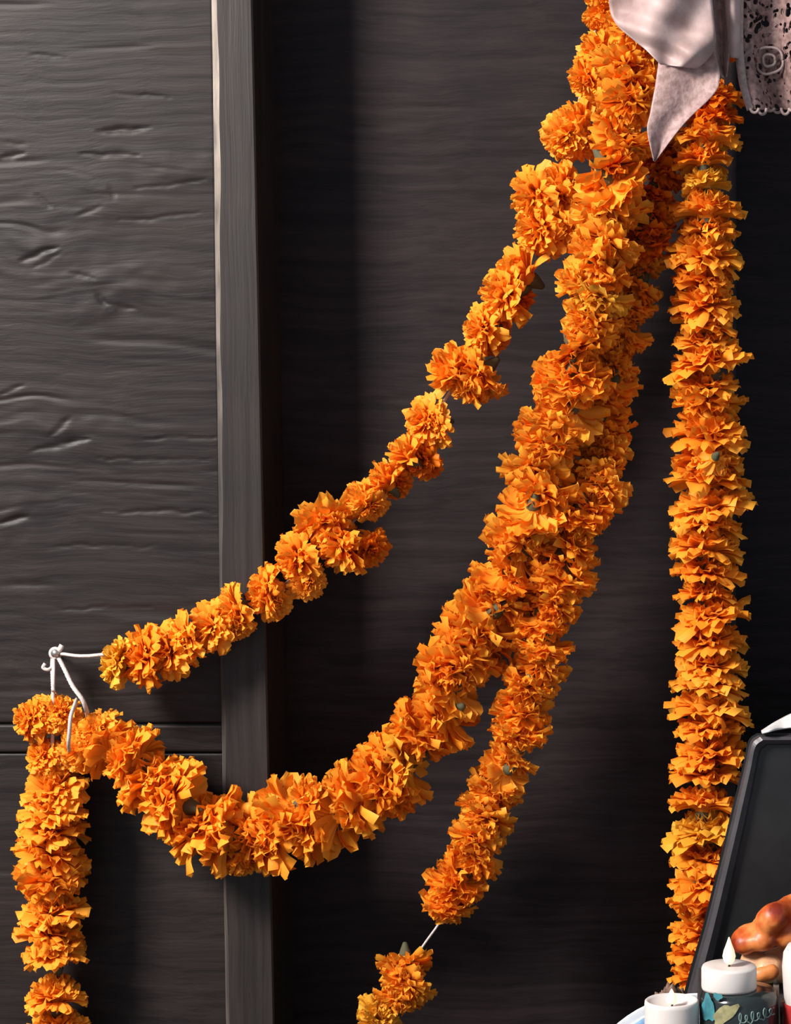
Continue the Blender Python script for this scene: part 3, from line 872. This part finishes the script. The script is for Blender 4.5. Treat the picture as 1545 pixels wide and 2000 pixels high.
# dark painted jar, short candle on its lid
YJ = -0.400
jr = stand('painted_jar', 'dark jar painted with a teal spot, a cream leaf and pale script', 'jar', 1443, YJ)
jt = at(1443, 1930, YJ); rj = px(78, jt); hj = jt.z - Z0
local(obj('body', lathe('body', [(rj * .9, 0), (rj, 0.008), (rj, hj - 0.016), (rj * .97, hj - 0.006), (rj * .90, hj - 0.001), (rj * .5, hj)], 48), M['jar'], jr), jr)
def on_jar(name, poly, mat, off=0.0006):
    """flat print wrapped on the jar: polygon in photo pixels"""
    bm = bmesh.new()
    c = np.mean(np.array(poly, float), 0)
    rings = []
    for f in (0.001, 0.35, 0.7, 1.0):
        rr = []
        for (u, v) in poly:
            q = c + (np.array((u, v)) - c) * f
            w_ = at(q[0], q[1], YJ - rj * 0.9)
            x = max(-rj * 0.98, min(rj * 0.98, w_.x - jr.location.x))
            rr.append(bm.verts.new((x, -math.sqrt(max(0, (rj + off) ** 2 - x * x)), w_.z - Z0)))
        rings.append(rr)
    n = len(poly)
    for a, b in zip(rings[:-1], rings[1:]):
        for k in range(n): bm.faces.new((a[k], a[(k + 1) % n], b[(k + 1) % n], b[k]))
    return local(obj(name, bm_mesh(name, bm, True), mat, jr), jr)
def blob(u, v, a, b, n=20, wob=0.15, rot=0.0):
    out = []
    p1, p2 = random.random() * 6, random.random() * 6
    for k in range(n):
        t = 2 * PI * k / n
        q = 1 + wob * math.sin(3 * t + p1) + wob * .6 * math.sin(5 * t + p2)
        x, y = a * q * math.cos(t), b * q * math.sin(t)
        out.append((u + x * math.cos(rot) - y * math.sin(rot), v + x * math.sin(rot) + y * math.cos(rot)))
    return out
on_jar('painted_spot', blob(1383, 1975, 13, 26), M['teal'])
on_jar('painted_spot', blob(1402, 1947, 9, 7), M['teal'])
on_jar('painted_leaf', blob(1416, 1980, 30, 14, rot=-0.7), M['cream'], 0.0009)
sc = []
for i in range(60):                                    # joined-up pale lettering
    t = i / 59
    sc.append((1440 + 72 * t + 5 * math.sin(t * 38), 1990 - 8 * t + 9 * math.sin(t * 38 + 1.6) * (1.4 if i % 20 < 8 else 0.8)))
P = []
for (u, v) in sc:
    w_ = at(u, v, YJ - rj * 0.9); x = min(rj * .985, w_.x - jr.location.x)
    P.append((x, -math.sqrt(max(0, (rj + 0.0006) ** 2 - x * x)), w_.z - Z0))
local(obj('script', tube('script', P, 0.0007, 5), M['script'], jr), jr)

c2 = tag(empty('short_candle', (at(1424, 1925, YJ).x, YJ, Z0 + hj)), 'short white candle with a tall flame standing on the dark painted jar', 'candle')
r2 = px(54, at(1424, 1925, YJ)); h2 = px(45, at(1424, 1925, YJ))
local(obj('wax', lathe('wax', [(r2 * .98, 0), (r2, 0.002), (r2, h2 - 0.002), (r2 * .96, h2), (r2 * .5, h2 - 0.001), (r2 * .04, h2 - 0.001)], 40, 0.006), M['wax'], c2), c2)
local(obj('wick', tube('wick', [(0, 0, h2 - 0.002), (0.0006, 0, h2 + 0.006)], 0.001, 6), M['wick'], c2), c2)
flame(c2, h2 + 0.001, px(54, at(1424, 1880, YJ)), px(13, at(1424, 1880, YJ)))


# riser and the glazed bread on it
YR = -0.285
bt = at(1540, 1926, YR)
zr = bt.z
rs = tag(empty('plinth', (bt.x, YR, Z0)), 'low dark plinth behind the painted jar that carries the bread', 'plinth')
local(obj('block', box_mesh('block', -0.075, 0.16, -0.062, 0.062, 0, zr - Z0 - 0.006, 0.003), M['riser'], rs), rs)
local(obj('top_board', box_mesh('top_board', -0.080, 0.165, -0.066, 0.066, zr - Z0 - 0.006, zr - Z0, 0.0015), M['riser'], rs), rs)

br = tag(empty('bread_loaf', (at(1560, 1920, YR).x, YR, zr)), 'glazed orange-brown bread with knobbly ridges behind the candles', 'bread')
def lump(name, parts, mat, parent, sub=3):
    """one continuous lumpy surface: metaball-like union voxelised by remesh"""
    bm = bmesh.new()
    for (c, r, s) in parts:
        g = bmesh.ops.create_icosphere(bm, subdivisions=sub, radius=1.0)
        for v in g['verts']:
            v.co = Vector((c[0] + v.co.x * r * s[0], c[1] + v.co.y * r * s[1], c[2] + v.co.z * r * s[2]))
    o = obj(name, bm_mesh(name, bm, True), mat, parent)
    md = o.modifiers.new('join', 'REMESH'); md.mode = 'VOXEL'; md.voxel_size = 0.0022; md.use_smooth_shade = True
    sm = o.modifiers.new('smooth', 'SMOOTH'); sm.iterations = 16
    return local(o, parent)
def lp(u, v, Y):
    q = at(u, v, Y); return (q.x - br.location.x, Y - YR, q.z - zr)
U = px(1, bt)
lump('crumb', [(lp(1535, 1884, YR), 50 * U, (1.1, 1.0, .72)), (lp(1500, 1892, YR - 0.02), 34 * U, (1.0, 1, .85)), (lp(1600, 1860, YR), 70 * U, (1.1, .8, .9)), (lp(1470, 1884, YR - 0.01), 30 * U, (.9, 1, 1.1))], M['bread_pale'], br)
rid = []
for t in range(16):
    q = spline([(1454, 1838), (1478, 1822), (1502, 1800), (1528, 1778), (1560, 1770), (1610, 1780), (1650, 1820)], 6)[int(t * 36 / 15)]
    rid.append((lp(q[0], q[1], YR - 0.018 + 0.012 * math.sin(t * 0.8)), (26 + 4 * math.sin(t * 1.3 + 0.6)) * U, (1, 1, 1)))
rid.append((lp(1454, 1842, YR - 0.024), 25 * U, (1, 1, .9)))
rid.append((lp(1488, 1838, YR - 0.028), 24 * U, (1.2, 1, .9)))
rid.append((lp(1540, 1826, YR - 0.020), 30 * U, (1.2, 1, .9)))
lump('glazed_ridge', rid, M['bread'], br)
lump('glazed_ridge', [(lp(1488, 1904, YR - 0.036), 17 * U, (1.3, .8, 1)), (lp(1508, 1898, YR - 0.036), 16 * U, (1, .8, 1.1))], M['bread'], br)

# thin beige stick beside the jar, red glass candle at the right edge
p0, p1 = at(1516, 1922, -0.362), at(1518, 2000, -0.362)
dz = (p1 - p0) / (p0.z - p1.z)
foot = p0 + dz * (p0.z - Z0)
stk = tag(empty('thin_stick', foot), 'thin beige stick standing upright between the painted jar and the red glass', 'stick')
obj('stick', tube('stick', [foot, p0 + Vector((0, 0, -0.012)), p0], [0.0030, 0.0030, 0.0026], 8), M['stick'], stk)
obj('tip', tube('tip', [p0 + Vector((0, 0, -0.0005)), p0 + Vector((0, 0, 0.004))], [0.0027, 0.0012], 8), M['wick'], stk)

YG = -0.395
gl = stand('red_candle_glass', 'red glass holding white wax, cut by the right edge of the picture', 'candle', 1590, YG)
gt = at(1590, 1955, YG); rg = px(62, gt); hg = gt.z - Z0
local(obj('glass', lathe('glass', [(rg * .8, 0), (rg * .88, 0.01), (rg, hg - 0.004), (rg * 1.01, hg), (rg * .95, hg), (rg * .93, hg - 0.006), (rg * .2, hg - 0.008)], 40), M['red_glass'], gl), gl)
wt = at(1590, 1845, YG).z - Z0
local(obj('wax', lathe('wax', [(rg * .90, hg - 0.02), (rg * .98, hg + 0.012), (rg * 1.02, hg + 0.030), (rg * .98, wt - 0.006), (rg * .85, wt), (rg * .1, wt - 0.002)], 40, 0.02), M['wax'], gl), gl)

# round blue and white plate standing behind the candles
YT = -0.205
pc = at(1368, 2176, YT); R0 = px(246, pc)
pl = tag(empty('plate', (pc.x, YT, Z0)), 'round white plate with blue rim standing upright behind the pillar candle', 'plate')
def plate_ring(name, prof, mat):
    o = obj(name, lathe(name, prof, 72, 0, False), mat, pl)
    local(o, pl, 0, 0, pc.z - Z0)
    o.rotation_euler = (PI / 2, 0, 0)
    return o
plate_ring('dish', [(0.001, -0.006), (R0 * .62, -0.006), (R0 * .70, 0.000), (R0 * .985, 0.010), (R0, 0.009), (R0 * .985, 0.006), (R0 * .7, -0.005), (R0 * .6, -0.011), (0.001, -0.011)], M['plate'])
plate_ring('blue_band', [(R0 * .74, 0.0022), (R0 * .84, 0.0058), (R0 * .93, 0.0090), (R0 * .93, 0.0084)], M['plate_blue'])
st = lump('foot_stand', [((-0.05, 0.0, 0.006), 0.008, (1.5, 2, 0.75)), ((0.05, 0.0, 0.006), 0.008, (1.5, 2, 0.75))], M['riser'], pl)

# dried brown posy lying over the plate's rim
dp = tag(empty('dried_posy', at(1312, 1950, -0.235)), 'dried brown leaves poking up behind the pillar candle', 'leaves')
for k in range(9):
    u, v = 1282 + 6.5 * k + random.uniform(-4, 4), 1934 + random.uniform(-6, 8) - 10 * math.sin(k / 8 * PI)
    a, b = at(1316 + random.uniform(-6, 6), 1990, -0.235), at(u, v, -0.235 + random.uniform(-0.012, 0.012))
    d = b - a; sd = Vector((d.z, 0.3 * d.length * random.uniform(-1, 1), -d.x)).normalized()
    V = []
    for q, w_ in ((0, .08), (.35, .3), (.65, 1.0), (.85, .7), (1, .05)):
        c = a + d * q + Vector((0, -0.004 * math.sin(q * PI), 0))
        V += [c - sd * 0.0055 * w_, c + Vector((0, -0.0014 * w_, 0)), c + sd * 0.0055 * w_]
    fs = []
    for i in range(4):
        for j in range(2):
            m_ = i * 3 + j; fs.append((m_, m_ + 1, m_ + 4, m_ + 3))
    o = obj('leaf', mesh('leaf', V, fs), M['plate_brown'], dp)
    md = o.modifiers.new('thickness', 'SOLIDIFY'); md.thickness = 0.0006
